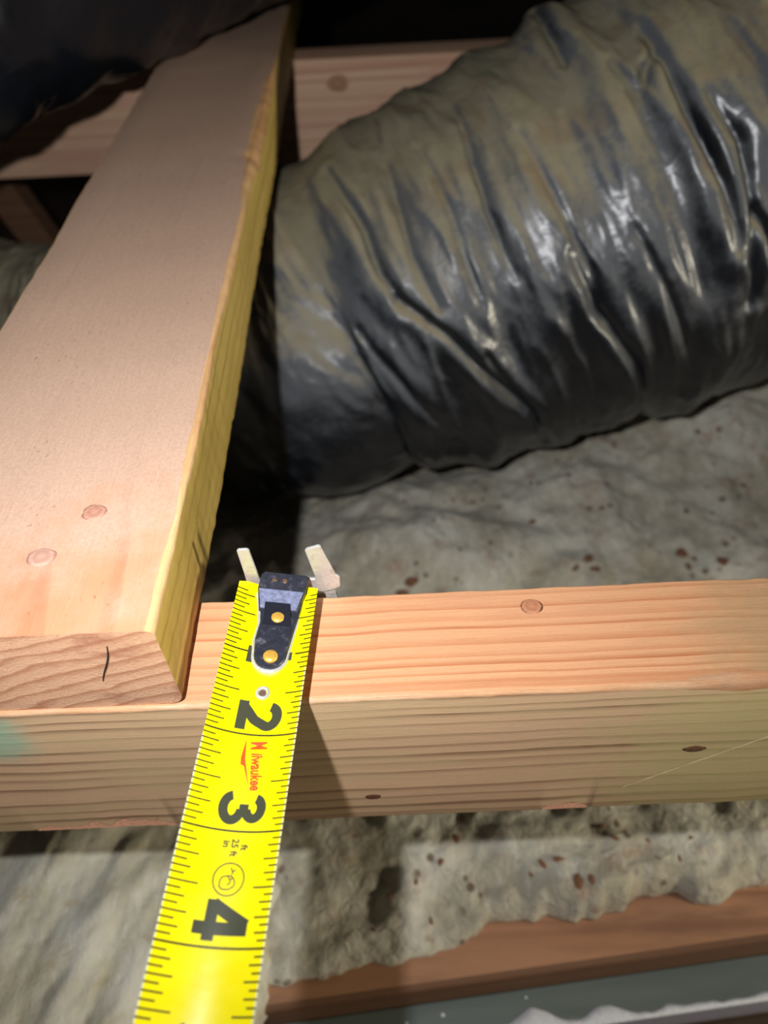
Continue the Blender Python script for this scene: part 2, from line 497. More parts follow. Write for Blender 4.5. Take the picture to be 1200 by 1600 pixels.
def radB(L):
    # order: left bottom, right bottom, right top, left top
    wan = 0.0022 + 0.0007 * float(fbm(L * 45, 0.5, 0, 11, 3)) + 0.0055 * float(sstep(0.25, 0.33, L)) * float(1 - sstep(0.40, 0.5, L)) * (0.8 + 0.4 * float(vnoise(L * 90, 0, 0, 3)))
    lo = 0.0012 + 0.0010 * float(fbm(L * 110, 2.5, 0, 12, 3)) + 0.0036 * float(1 - sstep(0.02, 0.075, L))
    return (0.0012, max(lo, 0.0007), max(wan, 0.0009), 0.0010 + 0.0004 * float(vnoise(L * 150, 1, 0, 4)))
def warpB(L, a, b):
    a2 = a + yaw * L + 0.0005 * float(fbm(L * 14, b * 30, 0, 21, 3))
    return a2 + 0.00015 * float(vnoise(L * 260, b * 200, a * 30, 6)), b + 0.00025 * float(vnoise(L * 40, a * 50, 0, 7))
def endB(a, b, li):
    if li: return 0.0
    return 0.00015 * float(fbm(a * 260, b * 260, 0, 31, 3))
plank = board('wood_plank', 'y', ys, (B_X0, B_X1), (0.0, B_T), radB, {0: 0, 1: 1, 2: 0, 3: 1, 4: 1, 5: 3, 6: 2, 7: 2},
              [mB_top, mB_side, mB_wane, mB_low, mB_end], 4, warp=warpB, origin=oB, end_fn=endB, nseg=5, sub=6)
tag(plank, 'dusty pinkish wooden plank with yellow side, its sawn end resting on the cross beam', 'plank')
knot(plank, oB, (-0.0888, 0.0458, B_T), X, Y, Z, 0.0040, 0.0034, (192, 140, 118), (150, 106, 90), 5)
knot(plank, oB, (-0.0998, 0.0287, B_T), X, Y, Z, 0.0044, 0.0036, (198, 152, 132), (156, 116, 102), 6)
m_dark = plain('dark_gap', (30, 18, 14), 0.9)
cp = [(-0.0765 - 0.0058 * t + 0.0005 * math.sin(t * 5), 0.0014, 0.0313 - 0.0171 * t) for t in np.linspace(0, 1, 12)]
o = ribbon3('crack', plank, cp, [0.0005 * math.sin(math.pi * (0.08 + 0.86 * t)) + 0.0001 for t in np.linspace(0, 1, 12)], X, (0, -1, 0), 0.00030, m_dark)
o['label'] = 'dark drying crack in the end grain'

# ------------------------------------------------------------------ rear joist (C), brace, lower joist (D), painted batten
oC = (0, C_Y + 0.019, C_Z - C_H)
mC = wood('rear_joist_wood', oC, 'x', (C_Y - 0.05, 0.04), 0.010, (236, 196, 162), (204, 152, 120), amp=0.006, lfreq=3, rough=0.6, fine=0.1, blotch=(222, 172, 146))
jC = board('wood_joist', 'x', np.linspace(-0.95, 1.0, 80), (C_Y, C_Y + 0.038), (C_Z - C_H, C_Z), lambda L: (0.0015, 0.0015, 0.0015, 0.002),
           {i: 0 for i in range(8)}, [mC], 0, origin=oC)
tag(jC, 'brown wooden joist crossing behind the ducts, under the far end of the plank', 'joist')
knot(jC, oC, (-0.030, C_Y, C_Z - 0.020), X, Z, (0, -1, 0), 0.011, 0.008, (196, 148, 112), (178, 128, 96), 8)

def box_between(name, a, b, wd, th, up, mat, origin, parent=None):
    a, b, up = Vector(a), Vector(b), Vector(up)
    d = (b - a).normalized(); s = d.cross(up).normalized(); u = s.cross(d)
    v, f = [], []
    bev = min(wd, th) * 0.06
    prof = [(-wd / 2 + bev, -th / 2), (wd / 2 - bev, -th / 2), (wd / 2, -th / 2 + bev), (wd / 2, th / 2 - bev), (wd / 2 - bev, th / 2), (-wd / 2 + bev, th / 2), (-wd / 2, th / 2 - bev), (-wd / 2, -th / 2 + bev)]
    N = 12
    for i in range(N + 1):
        p = a + (b - a) * i / N
        for (x, y) in prof: v.append(tuple(p + s * x + u * y))
    for i in range(N):
        for j in range(8): f.append((i * 8 + j, i * 8 + (j + 1) % 8, (i + 1) * 8 + (j + 1) % 8, (i + 1) * 8 + j))
    f.append(tuple(range(8))[::-1]); f.append(tuple(range(N * 8, N * 8 + 8)))
    o = mesh_obj(name, v, f, mat, parent=parent, origin=Vector(origin)); recalc(o); sharp(o, 30); return o
oE = (-0.46, 0.85, -0.40)
mE = wood('brace_wood', oE, 'x', (0.8, -0.3), 0.008, (150, 112, 84), (116, 80, 58), amp=0.006, rough=0.75)
br = box_between('wood_brace', (-0.50, 0.85, -0.09), (-0.395, 0.85, -0.40), 0.040, 0.036, (0, -1, 0), mE, oE)
tag(br, 'dim slanting wooden brace in the dark below the rear joist', 'brace')

yd = 0.087   # the ceiling joists below run a little askew to the beams above
def skew(L, a, b): return a + yd * L, b
oD = (0.1, -0.0, -0.40)
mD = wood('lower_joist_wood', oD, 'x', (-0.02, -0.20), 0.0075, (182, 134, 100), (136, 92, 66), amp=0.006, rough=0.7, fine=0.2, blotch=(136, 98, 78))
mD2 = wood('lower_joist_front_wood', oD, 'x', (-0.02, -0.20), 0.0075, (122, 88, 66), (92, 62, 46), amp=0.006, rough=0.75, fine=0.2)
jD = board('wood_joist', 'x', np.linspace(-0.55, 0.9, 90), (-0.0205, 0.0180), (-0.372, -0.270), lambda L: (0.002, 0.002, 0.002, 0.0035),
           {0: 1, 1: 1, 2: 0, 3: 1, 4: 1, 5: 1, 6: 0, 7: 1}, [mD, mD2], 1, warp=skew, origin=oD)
tag(jD, 'reddish brown joist showing below the ragged insulation edge, beside the painted batten', 'joist')

oG = (0.1, -0.03, -0.40)
k = NM('grey_painted_wood', 0.45)
P = k.obj(); c = k.ramp(k.noise(k.vmul(P, (8, 60, 60)), 1, 4), [(0.3, lin((92, 104, 100))), (0.7, lin((112, 122, 118)))])
k.color(c); k.bump(k.noise(P, 500, 3), 0.2, 0.0005); mG = k.m
mG2 = plain('lilac_grey_primer', (168, 168, 186), 0.6, var=0.15, scale=400)
bat = board('painted_batten', 'x', np.linspace(-0.55, 0.9, 90), (-0.0420, -0.0207), (-0.345, -0.300), lambda L: (0.001, 0.001, 0.001, 0.001),
            {0: 0, 1: 0, 2: 0, 3: 1, 4: 1, 5: 0, 6: 0, 7: 1}, [mG, mG2], 0, warp=skew, origin=oG)
tag(bat, 'grey painted batten with a ragged white paint bead along its edge', 'batten')
mW = plain('white_caulk', (226, 230, 236), 0.5, var=0.12, scale=500, bump=0.4)
v, f = [], []
xsb = np.linspace(0.035, 0.5, 260)
for i, x in enumerate(xsb):
    wob = float(fbm(x * 55, 1.5, 0, 41, 3)); taper = min(1, (x - 0.035) / 0.012)
    big = 0.0055 * math.exp(-((x - 0.068) / 0.013) ** 2) + 0.0025 * math.exp(-((x - 0.105) / 0.01) ** 2)
    wd = max(0.0006, (0.0026 + 0.0012 * wob + big) * taper); h = 0.0011 + 0.2 * wd
    y0 = -0.0428 + yd * x
    for t in np.linspace(0, 1, 7):
        v.append((x, y0 + wd * 1.6 * t, -0.3004 + h * math.sin(math.pi * min(1, t * 0.9 + 0.1)) ** 0.7))
for i in range(len(xsb) - 1):
    for j in range(6): f.append((i * 7 + j, (i + 1) * 7 + j, (i + 1) * 7 + j + 1, i * 7 + j + 1))
pb = recalc(mesh_obj('paint_bead', v, f, mW, parent=bat)); pb['label'] = 'lumpy white paint bead'
for (x, y, r) in ((0.0165, -0.026, 0.0013), (-0.004, -0.0275, 0.0009), (-0.022, -0.028, 0.0011), (0.064, -0.0235, 0.0008)):
    d = disc_patch('paint_drop', bat, (x, y + yd * x - 0.0015, -0.3000), X, Y, Z, r, r * 0.8, 0.0004, mW, int(x * 900) + 50, 14)

# ------------------------------------------------------------------ insulation
def insul_mat(name, base, lite, brown, specks=0.8, yellow=None, bmp=0.8):
    k = NM(name, 0.85, 0.3)
    P = k.obj()
    big = k.noise(P, 16, 4, 0.6)
    c = k.mix(k.rng(big, 0.36, 0.66), lin(base), lin(lite))
    mid = k.noise(k.vmul(P, (1, 1.3, 1)), 48, 5, 0.65)
    c = k.mix(k.rng(mid, 0.54, 0.72, 0, 0.65), c, lin(brown))
    wv = k.noise(k.vmul(P, (260, 60, 120)), 1.0, 4, 0.6, 0.8)
    c = k.mix(k.rng(wv, 0.5, 0.8, 0, 0.35), c, lin(tuple(min(255, x * 1.25) for x in lite)))
    if specks:
        sv = k.vor(k.vadd(P, (0.3, 0.1, 0)), 95)
        gate = k.noise(P, 24, 3)
        sm = k.math('MULTIPLY', k.rng(sv, 0.16, 0.30, specks, 0.0), k.rng(gate, 0.5, 0.6))
        c = k.mix(sm, c, lin((92, 62, 44)))
    if yellow:
        c = k.mix(k.rng(k.noise(k.vadd(P, (0.7, 0, 0)), 14, 2), 0.56, 0.68, 0, 0.6), c, lin(yellow))
    k.color(c)
    h = k.bump(k.noise(P, 110, 5, 0.65, 0.8), bmp, 0.005)
    k.bump(k.noise(P, 900, 3, 0.6), 0.35, 0.0008, h)
    k.b.inputs['Sheen Weight'].default_value = 0.12
    return k.m
m_ins = insul_mat('insulation_facing', (182, 174, 152), (216, 212, 196), (166, 130, 106))
m_ins2 = insul_mat('insulation_fibre', (186, 180, 156), (224, 222, 208), (182, 166, 130), specks=0.0, bmp=0.35, yellow=(206, 186, 96))
FRONT = [(-0.60, -0.02), (-0.20, -0.03), (-0.0624, -0.014), (-0.0306, -0.0101), (-0.005, -0.0071), (0.0207, -0.0019), (0.0378, 0.0047), (0.0479, 0.012), (0.0622, 0.0124), (0.0787, 0.0108),
         (0.1044, 0.0099), (0.1225, 0.0157), (0.1316, 0.023), (0.1531, 0.0222), (0.1614, 0.0175), (0.1804, 0.0178), (0.189, 0.0218), (0.2045, 0.0246), (0.30, 0.04), (0.9, 0.09)]
FX, FY = zip(*FRONT)
def ins_top(X, Y):
    z = -0.252 + 0.012 * fbm(X * 9, Y * 9, 0, 51, 3) + 0.004 * fbm(X * 45, Y * 45, 0, 55, 3)
    z = z + 0.30 * np.clip(X - 0.10, 0, 0.6) * sstep(0.20, 0.42, Y)
    z = z + 0.02 * np.exp(-((X - 0.02) / 0.08) ** 2 - ((Y - 0.27) / 0.03) ** 2)
    z = z - 0.022 * np.exp(-((Y - 0.40 - 0.15 * X) / 0.06) ** 2) * sstep(0.2, 0.05, X)
    # the batt is pressed down where the duct lies on it
    t = (X - 0.1) / 0.9446
    yc = np.where(X > -0.08, 0.4293 + 0.1428 * t, 0.42 + 0.12 * (-0.20 - np.minimum(X, -0.20)))
    zc = np.maximum(-0.0929 + 0.2955 * t, -0.170)
    r = np.interp(X, [-0.35, -0.2, -0.05, 0.05, 0.12, 0.17, 0.3], [0.100, 0.105, 0.122, 0.138, 0.145, 0.153, 0.153])
    h2 = r * r - (Y - yc) ** 2
    low = zc - np.sqrt(np.clip(h2, 0, None)) / 0.95 + 0.003
    z = np.where(h2 > 0, np.minimum(z, low), z)
    return np.maximum(z, -0.34)
nx, ny = 420, 260
xs = np.linspace(-0.34, 0.75, nx)
front = np.interp(xs, FX, FY) + 0.0022 * fbm(xs * 90, 0.5 + 0 * xs, 0, 61, 3)
tt = np.linspace(0, 1, ny) ** 1.6
back = 0.632
Xg = np.repeat(xs[None, :], ny, 0)
Yg = front[None, :] + (back - front[None, :]) * tt[:, None]
dist = Yg - front[None, :]
Rr = 0.012
roll = 1 - np.sqrt(np.clip(1 - (1 - np.clip(dist / Rr, 0, 1)) ** 2, 0, 1))
Zg = ins_top(Xg, Yg) - roll * (ins_top(Xg, Yg) + 0.2700)
vt = np.stack([Xg, Yg, Zg], -1).reshape(-1, 3)
f = [(j * nx + i, j * nx + i + 1, (j + 1) * nx + i + 1, (j + 1) * nx + i) for j in range(ny - 1) for i in range(nx - 1)]
# underside and rim, so the batt is a solid body resting on the joists
nb = len(vt)
rim = [i for i in range(nx)] + [j * nx + nx - 1 for j in range(1, ny)] + [(ny - 1) * nx + i for i in range(nx - 2, -1, -1)] + [j * nx for j in range(ny - 2, 0, -1)]
low = [(vt[i][0], vt[i][1] + (0.004 if i < nx else 0), -0.2704 if (i < nx or vt[i][1] < 0.12) else -0.37) for i in rim]
vt = np.vstack([vt, np.array(low)])
for q in range(len(rim)):
    q2 = (q + 1) % len(rim)
    f.append((rim[q], nb + q, nb + q2, rim[q2]))
ins = mesh_obj('insulation_batt', vt, f, m_ins, origin=(0.15, 0.35, -0.37)); recalc(ins)
tag(ins, 'grey green insulation batt speckled with brown dirt, spread under the beam and duct', 'insulation')

# pulled up wad of fibre in front of the batt, on the near side of the tape
us = np.linspace(0, 1, 130); vs = np.linspace(0, 1, 130)
U, V = np.meshgrid(us, vs)
a_, b_ = 2 * U - 1, 2 * V - 1
Ud = U * 0.45 + 0.55 * (0.5 + 0.5 * a_ * np.sqrt(1 - b_ * b_ / 2)); Vd = V * 0.45 + 0.55 * (0.5 + 0.5 * b_ * np.sqrt(1 - a_ * a_ / 2))
ragx = 0.010 * fbm(V * 9, U * 2, 0, 74, 3) * np.abs(a_) ** 3; ragy = 0.010 * fbm(U * 9, V * 2, 0, 75, 3) * np.abs(b_) ** 3
Xf = -0.325 + 0.265 * Ud - 0.02 * Vd + ragx
Yf = 0.125 - 0.225 * Vd + 0.01 * np.sin(U * 9) + ragy
strand = fbm(U * 16 + V * 2.2, V * 2.2, 0, 71, 4)
Zf = -0.238 + 0.030 * np.sin(np.pi * U) * (0.6 + 0.4 * V) + 0.0022 * strand + 0.003 * np.sin(U * 8 + V * 3) * sstep(0.2, 0.9, V) + 0.006 * fbm(U * 6 + V * 2, V * 4, 0, 77, 3)
edge = np.minimum.reduce([U, 1 - U, V, 1 - V])
Zf = Zf - 0.042 * (1 - np.sqrt(np.clip(1 - (1 - np.clip(edge / 0.12, 0, 1)) ** 2, 0, 1)))
v = np.stack([Xf, Yf, Zf], -1).reshape(-1, 3)
n = 130
f = [(j * n + i, j * n + i + 1, (j + 1) * n + i + 1, (j + 1) * n + i) for j in range(n - 1) for i in range(n - 1)]
wad = recalc(mesh_obj('insulation_wad', v, f, m_ins2, origin=(-0.19, 0.0, -0.28)))
tag(wad, 'pale stringy wad of loose insulation fibre below the end of the plank', 'insulation')

# crumbs of dirt lying on the batt
m_crumb = plain('dirt_crumb', (126, 88, 64), 0.9, var=0.3, scale=900)
bm = bmesh.new(); bmesh.ops.create_icosphere(bm, subdivisions=2, radius=1.0)
for q in bm.verts:
    j = 1 + 0.35 * float(vnoise(q.co.x * 1.4 + 3, q.co.y * 1.4 + 3, q.co.z * 1.4, 5)); q.co *= j; q.co.z *= 0.25
cm = bpy.data.meshes.new('dirt_crumb'); bm.to_mesh(cm); bm.free(); cm.materials.append(m_crumb)
spots = [(0.094, 0.024, .0036), (0.101, 0.0235, .0032), (0.077, 0.034, .0026), (0.085, 0.035, .0022), (0.121, 0.047, .0022), (0.070, 0.030, .0018),
         (0.14, 0.046, .0016), (0.155, 0.036, .0016), (0.02, 0.040, .0022), (0.03, 0.052, .0028), (0.005, 0.030, .0018), (-0.01, 0.024, .0018), (0.012, 0.012, .0018),
         (-0.02, 0.008, .0016), (0.035, 0.062, .0024), (0.115, 0.054, .0022), (0.165, 0.047, .0018)]
rnd = random.Random(9)
for i in range(26):
    spots.append((rnd.uniform(-0.03, 0.33), rnd.uniform(0.17, 0.36), rnd.uniform(0.0024, 0.0062)))
for (x, y, r) in spots:
    if y > 0.16 and (y > 0.27 + 0.3 * x): y = 0.20 + 0.15 * rnd.random() * min(1, 0.4 + x)
    o = bpy.data.objects.new('dirt_crumb', cm); COL.objects.link(o)
    fy = float(np.interp(x, FX, FY)); dd = y - fy
    z = float(ins_top(np.array(x), np.array(y)))
    if dd < Rr: z -= (1 - math.sqrt(max(0, 1 - (1 - max(dd, 0) / Rr) ** 2))) * (z + 0.2700)
    o.location = (x, y, z + r * 0.02)
    o.scale = (r * rnd.uniform(0.8, 1.4), r * rnd.uniform(0.6, 1.0), r)
    o.rotation_euler = (0, 0, rnd.uniform(0, 6.3))
    if y > 0.12: tag(o, 'small brown crumb of dirt on the insulation between the cross beam and the duct', 'debris', 'dirt crumbs between beam and duct')
    else: tag(o, 'small brown crumb of dirt on the insulation strip beside the reddish joist', 'debris', 'dirt crumbs beside the reddish joist')

# ------------------------------------------------------------------ ducts
def plastic(name, dusty, dust_col, brown):
    k = NM(name, 0.28, 0.5)
    P = k.obj()
    g = k.n.new('ShaderNodeNewGeometry')
    nz = k.sep(g.outputs['Normal'])[2]
    n1 = k.noise(P, 22, 5, 0.6); n2 = k.noise(P, 300, 4, 0.6)
    # dust settles on what faces up
    m = k.math('ADD', nz, k.math('MULTIPLY', k.math('SUBTRACT', n1, 0.5), 0.7))
    m = k.math('ADD', m, k.math('MULTIPLY', k.math('SUBTRACT', n2, 0.5), 0.25))
    m = k.rng(m, dusty[0], dusty[1], dusty[2], dusty[3])
    dc = k.mix(k.rng(k.noise(P, 34, 3, 0.5), 0.52, 0.66, 0, 0.6), lin(dust_col), lin(brown))
    thin = k.mix(k.rng(m, 0.0, 0.45), lin((14, 18, 25)), lin((88, 91, 95)))
    c = k.mix(k.rng(m, 0.5, 0.98), thin, dc)
    k.color(c)
    k.rough(k.rng(m, 0.45, 0.98, 0.30, 0.72))
    h = k.bump(k.noise(k.vmul(P, (1, 1, 1)), 70, 2, 0.5, 1.0), 0.16, 0.004)
    k.bump(k.noise(P, 420, 3, 0.6), 0.06, 0.0012, h)
    return k.m
FOLDS = [  # polylines in (distance along the duct, degrees round from the top towards the beam), half width, height
    ([(-0.103, 10), (-0.094, 35), (-0.094, 48), (-0.089, 56)], 0.006, 0.007),
    ([(-0.089, 56), (-0.068, 69), (-0.053, 83), (-0.031, 103), (-0.023, 125)], 0.005, 0.0075),
    ([(-0.049, 78), (-0.04, 90), (-0.03, 100)], 0.004, 0.005),
    ([(0.016, 62), (0.023, 77), (0.04, 95), (0.054, 134)], 0.0055, 0.008),
    ([(0.097, 22), (0.098, 43), (0.104, 60), (0.105, 73)], 0.006, 0.010),
    ([(0.112, 42), (0.12, 53), (0.117, 67), (0.11, 87)], 0.006, 0.010),
    ([(0.012, 31), (0.018, 51), (0.025, 66), (0.026, 80)], 0.005, 0.005),
    ([(-0.016, 21), (-0.021, 44), (-0.019, 61)], 0.005, 0.005),
    ([(-0.045, 21), (-0.042, 41), (-0.043, 65)], 0.005, 0.0045),
    ([(0.119, 67), (0.126, 75), (0.13, 89)], 0.004, 0.008),
    ([(-0.066, 20), (-0.072, 47), (-0.069, 61)], 0.005, 0.0045),
    ([(0.064, -18), (0.057, 0), (0.053, 17)], 0.005, 0.007),
    ([(0.083, 35), (0.09, 31), (0.097, 28)], 0.005, 0.006),
    ([(0.055, 62), (0.066, 82), (0.078, 105)], 0.005, 0.004),
    ([(0.16, 30), (0.165, 60), (0.16, 90)], 0.006, 0.008),
    ([(-0.12, 60), (-0.105, 80), (-0.09, 100)], 0.006, 0.004),
]
def tube(name, axis_pts, rad_fn, ns, nt, folds, mat, origin, amp=1.0, seed=80, twist=0.0, u_zero=0.0):
    P = np.array(axis_pts, float)
    # Catmull-Rom through the axis points
    seg = []
    ext = np.vstack([2 * P[0] - P[1], P, 2 * P[-1] - P[-2]])
    for i in range(1, len(ext) - 2):
        p0, p1, p2, p3 = ext[i - 1:i + 3]
        t = np.linspace(0, 1, 60, endpoint=False)[:, None]
        seg.append(0.5 * ((2 * p1) + (-p0 + p2) * t + (2 * p0 - 5 * p1 + 4 * p2 - p3) * t ** 2 + (-p0 + 3 * p1 - 3 * p2 + p3) * t ** 3))
    path = np.vstack(seg + [P[-1:]])
    ln = np.concatenate([[0], np.cumsum(np.linalg.norm(np.diff(path, axis=0), axis=1))])
    s = np.linspace(0, ln[-1], ns)
    ctr = np.stack([np.interp(s, ln, path[:, i]) for i in range(3)], 1)
    T = np.gradient(ctr, axis=0); T /= np.linalg.norm(T, axis=1)[:, None]
    e1 = np.array([0, 0, 1.0])[None] - T * T[:, 2:3]; e1 /= np.linalg.norm(e1, axis=1)[:, None]
    e2 = np.cross(T, e1)
    u = s - u_zero
    th = np.linspace(0, 2 * np.pi, nt, endpoint=False)
    Ug, Tg = np.meshgrid(u, th, indexing='ij')
    R0 = rad_fn(Ug, Tg)
    deg = np.degrees((Tg + np.pi) % (2 * np.pi) - np.pi)
    cx, cy = np.cos(Tg), np.sin(Tg)
    # soft bulging between spiral wires and slanting puckers
    d = 0.0022 * amp * np.sin((Ug + 0.012 * deg / 60) * 2 * np.pi / 0.052 + 1.2 * vnoise(cx * 2, cy * 2, Ug * 10, seed))
    q = fbm(Ug * 55 - deg * 0.010, cx * 1.6 + 4, cy * 1.6, seed + 3, 3)
    d = d + 0.0022 * amp * (1 - np.abs(q)) ** 2 * 1.2 + 0.003 * amp * fbm(Ug * 14, cx * 1.5, cy * 1.5, seed + 7, 3)
    q2 = fbm(Ug * 120 - deg * 0.03, cx * 4 + 9, cy * 4, seed + 13, 3)
    d = d + 0.0006 * amp * (1 - np.abs(q2)) ** 3
    for pl, wd, ht in folds:
        best = np.full(Ug.shape, 1e9); sd = np.zeros(Ug.shape); tl = np.zeros(Ug.shape)
        m = len(pl) - 1
        ry = 0.142
        for i in range(m):
            x0, y0 = pl[i][0], math.radians(pl[i][1]) * ry
            x1, y1 = pl[i + 1][0], math.radians(pl[i + 1][1]) * ry
            yy = np.radians(deg) * ry
            dx, dy = x1 - x0, y1 - y0; L2 = dx * dx + dy * dy
            t = np.clip(((Ug - x0) * dx + (yy - y0) * dy) / L2, 0, 1)
            px, py = x0 + t * dx, y0 + t * dy
            dd = np.hypot(Ug - px, yy - py)
            side = np.sign((Ug - x0) * dy - (yy - y0) * dx)
            upd = dd < best
            best = np.where(upd, dd, best); sd = np.where(upd, side, sd); tl = np.where(upd, (i + t) / m, tl)
        env = np.sin(np.pi * np.clip(0.08 + 0.84 * tl, 0, 1)) ** 0.6
        x = best * sd
        d = d + 0.62 * ht * env * (0.62 * np.exp(-((x + wd * 1.3) / (wd * 1.4)) ** 2) - 1.25 * np.exp(-((x - wd * 0.25) / (wd * 0.55)) ** 2) + 0.4 * np.exp(-((x - wd * 1.8) / (wd * 1.3)) ** 2))
    Rg = R0 + d
    pos = ctr[:, None, :] + Rg[..., None] * (np.cos(Tg)[..., None] * e1[:, None, :] + np.sin(Tg)[..., None] * e2[:, None, :])
    v = pos.reshape(-1, 3)
    f = []
    idx = np.arange(ns * nt).reshape(ns, nt)
    a = idx[:-1, :]; b = np.roll(idx, -1, 1)[:-1, :]; c = np.roll(idx, -1, 1)[1:, :]; e = idx[1:, :]
    f = np.stack([a, b, c, e], -1).reshape(-1, 4).tolist()
    f += [tuple(idx[0])[::-1], tuple(idx[-1])]
    o = mesh_obj(name, v, f, mat, origin=origin); recalc(o)
    return o
AX0 = np.array([0.1, 0.4293, -0.0929]); AXD = np.array([0.94461, 0.14277, 0.29552])
def axp(t): return tuple(AX0 + AXD * t)
axis1 = [(-0.95, 0.53, -0.170), (-0.60, 0.50, -0.170), (-0.40, 0.46, -0.170), (-0.26, 0.42, -0.168), axp(-0.19), axp(-0.12), axp(-0.05), axp(0.05), axp(0.15), axp(0.28), axp(0.34), axp(0.42)]
def rad1(u, t):
    r = 0.137 + 0.007 * sstep(-0.06, 0.03, u) + 0.008 * sstep(0.05, 0.07, u)
    r = r - 0.016 * sstep(-0.06, -0.14, u) - 0.022 * sstep(-0.15, -0.3, u)
    return r
m_pl = plastic('black_duct_plastic', (-0.22, 1.05, 0.0, 1.0), (134, 127, 104), (122, 106, 82))
# arc length at axp(0): measured along the spline from its start
def arclen_to(axis_pts, target):
    P = np.array(axis_pts); ext = np.vstack([2 * P[0] - P[1], P, 2 * P[-1] - P[-2]]); out = []
    for i in range(1, len(ext) - 2):
        p0, p1, p2, p3 = ext[i - 1:i + 3]; t = np.linspace(0, 1, 60, endpoint=False)[:, None]
        out.append(0.5 * ((2 * p1) + (-p0 + p2) * t + (2 * p0 - 5 * p1 + 4 * p2 - p3) * t ** 2 + (-p0 + 3 * p1 - 3 * p2 + p3) * t ** 3))
    path = np.vstack(out); ln = np.concatenate([[0], np.cumsum(np.linalg.norm(np.diff(path, axis=0), axis=1))])
    return ln[np.argmin(np.linalg.norm(path - np.array(target), axis=1))]
u0 = arclen_to(axis1, AX0)
duct1 = tube('flexible_duct', axis1, rad1, 880, 420, FOLDS, m_pl, (0.05, 0.45, -0.25), u_zero=u0)
tag(duct1, 'wrinkled black plastic flexible duct with dusty top, lying on the insulation under the plank', 'duct')

m_pl2 = plastic('black_duct_plastic_clean', (0.9, 1.4, 0.0, 0.15), (60, 60, 60), (60, 56, 50))
axis2 = [tuple(np.array([-0.11, 0.605, 0.155]) + np.array([0.6396, 0.7622, 0.0998]) * t) for t in (-0.55, -0.4, -0.25, -0.1, 0.0, 0.1, 0.25, 0.45, 0.75)]
duct2 = tube('flexible_duct', axis2, lambda u, t: 0.107 + 0 * u, 300, 200, [], m_pl2, (-0.11, 0.6, 0.037), amp=0.8, seed=130)
tag(duct2, 'dark black plastic duct lying across the far end of the plank', 'duct')

# ------------------------------------------------------------------ tape measure
KS = 1.025; IN = 0.0254 * KS
T_W = 0.024364 * KS; T_SAG = 0.0037
t1 = np.array(CAM_LOC) + (np.array([-0.03745, 0.01013, 0.01410]) - np.array(CAM_LOC)) * KS
t_yaw, t_sl, t_roll = 0.08517, -0.00933, 0.12639
t_dir = np.array([-math.sin(t_yaw) * math.cos(t_sl), -math.cos(t_yaw) * math.cos(t_sl), math.sin(t_sl)])   # from hook towards the reel
t_a0 = np.array([math.cos(t_yaw), -math.sin(t_yaw), 0.0]); t_n0 = np.cross(t_a0, -t_dir)
t_ac = t_a0 * math.cos(t_roll) - t_n0 * math.sin(t_roll)          # across the blade
t_nr = np.cross(t_ac, -t_dir)                                     # out of the printed side
def H(s, c, n=0.0):
    """blade frame to world: s inches from the hook, c metres across, n metres above the chord"""
    return t1 + t_dir * (s - 1) * IN + t_ac * c + t_nr * n
def cup(c):
    return -T_SAG * (1 - min(1.0, (2 * c / T_W)) ** 2)
def B_(s, c, lift=0.0):
    return H(s, c, cup(c) + lift)
tape = empty('tape_measure', tuple(H(0.1, 0, -0.004)))
tag(tape, 'yellow steel tape measure blade with black riveted hook, laid across the cross beam', 'tape measure')

k = NM('yellow_blade_paint', 0.30, 0.5)
P = k.obj()
n1 = k.noise(P, 90, 3)
k.color(k.ramp(n1, [(0.3, lin((238, 224, 3))), (0.7, lin((244, 230, 6)))]))
k.rough(k.rng(n1, 0.3, 0.7, 0.24, 0.34))
k.b.inputs['Coat Weight'].default_value = 0.5; k.b.inputs['Coat Roughness'].default_value = 0.12
k.bump(k.noise(P, 260, 2), 0.04, 0.001)
m_yel = k.m
m_ink = plain('glare_toned_ink', (66, 68, 52), 0.3, spec=0.5)  # black numeral ink lightened to grey olive, its glare put into the colour
m_tick = plain('tick_print_ink', (30, 30, 8), 0.5)
m_red = plain('red_print_ink', (226, 74, 6), 0.5)
m_edge = plain('worn_blade_edge', (222, 224, 190), 0.3, var=0.2, scale=500)
S0, S1 = 0.05, 9.5
cs = np.linspace(-T_W / 2, T_W / 2, 25); ss = np.linspace(S0, S1, 90)
v, f = [], []
TH = 0.00022
for lay in (0, 1):
    for s in ss:
        for c in cs:
            # clipped corners at the very end of the blade
            s2 = s
            if s == S0: s2 = S0 + max(0, (abs(c) - T_W * 0.40) / (T_W * 0.10)) * 0.05
            v.append(B_(s2, c, -lay * TH))
nc, nsn = len(cs), len(ss); off = nc * nsn
for i in range(nsn - 1):
    for j in range(nc - 1):
        a = i * nc + j
        f.append((a, a + 1, a + nc + 1, a + nc)); f.append((off + a, off + a + nc, off + a + nc + 1, off + a + 1))
for i in range(nsn - 1):
    for j in (0, nc - 1):
        a = i * nc + j; f.append((a, a + nc, off + a + nc, off + a))
for j in range(nc - 1):
    for i in (0, nsn - 1):
        a = i * nc + j; f.append((a, a + 1, off + a + 1, off + a))
bl = mesh_obj('blade', v, f, m_yel, parent=tape); recalc(bl); sharp(bl, 50)

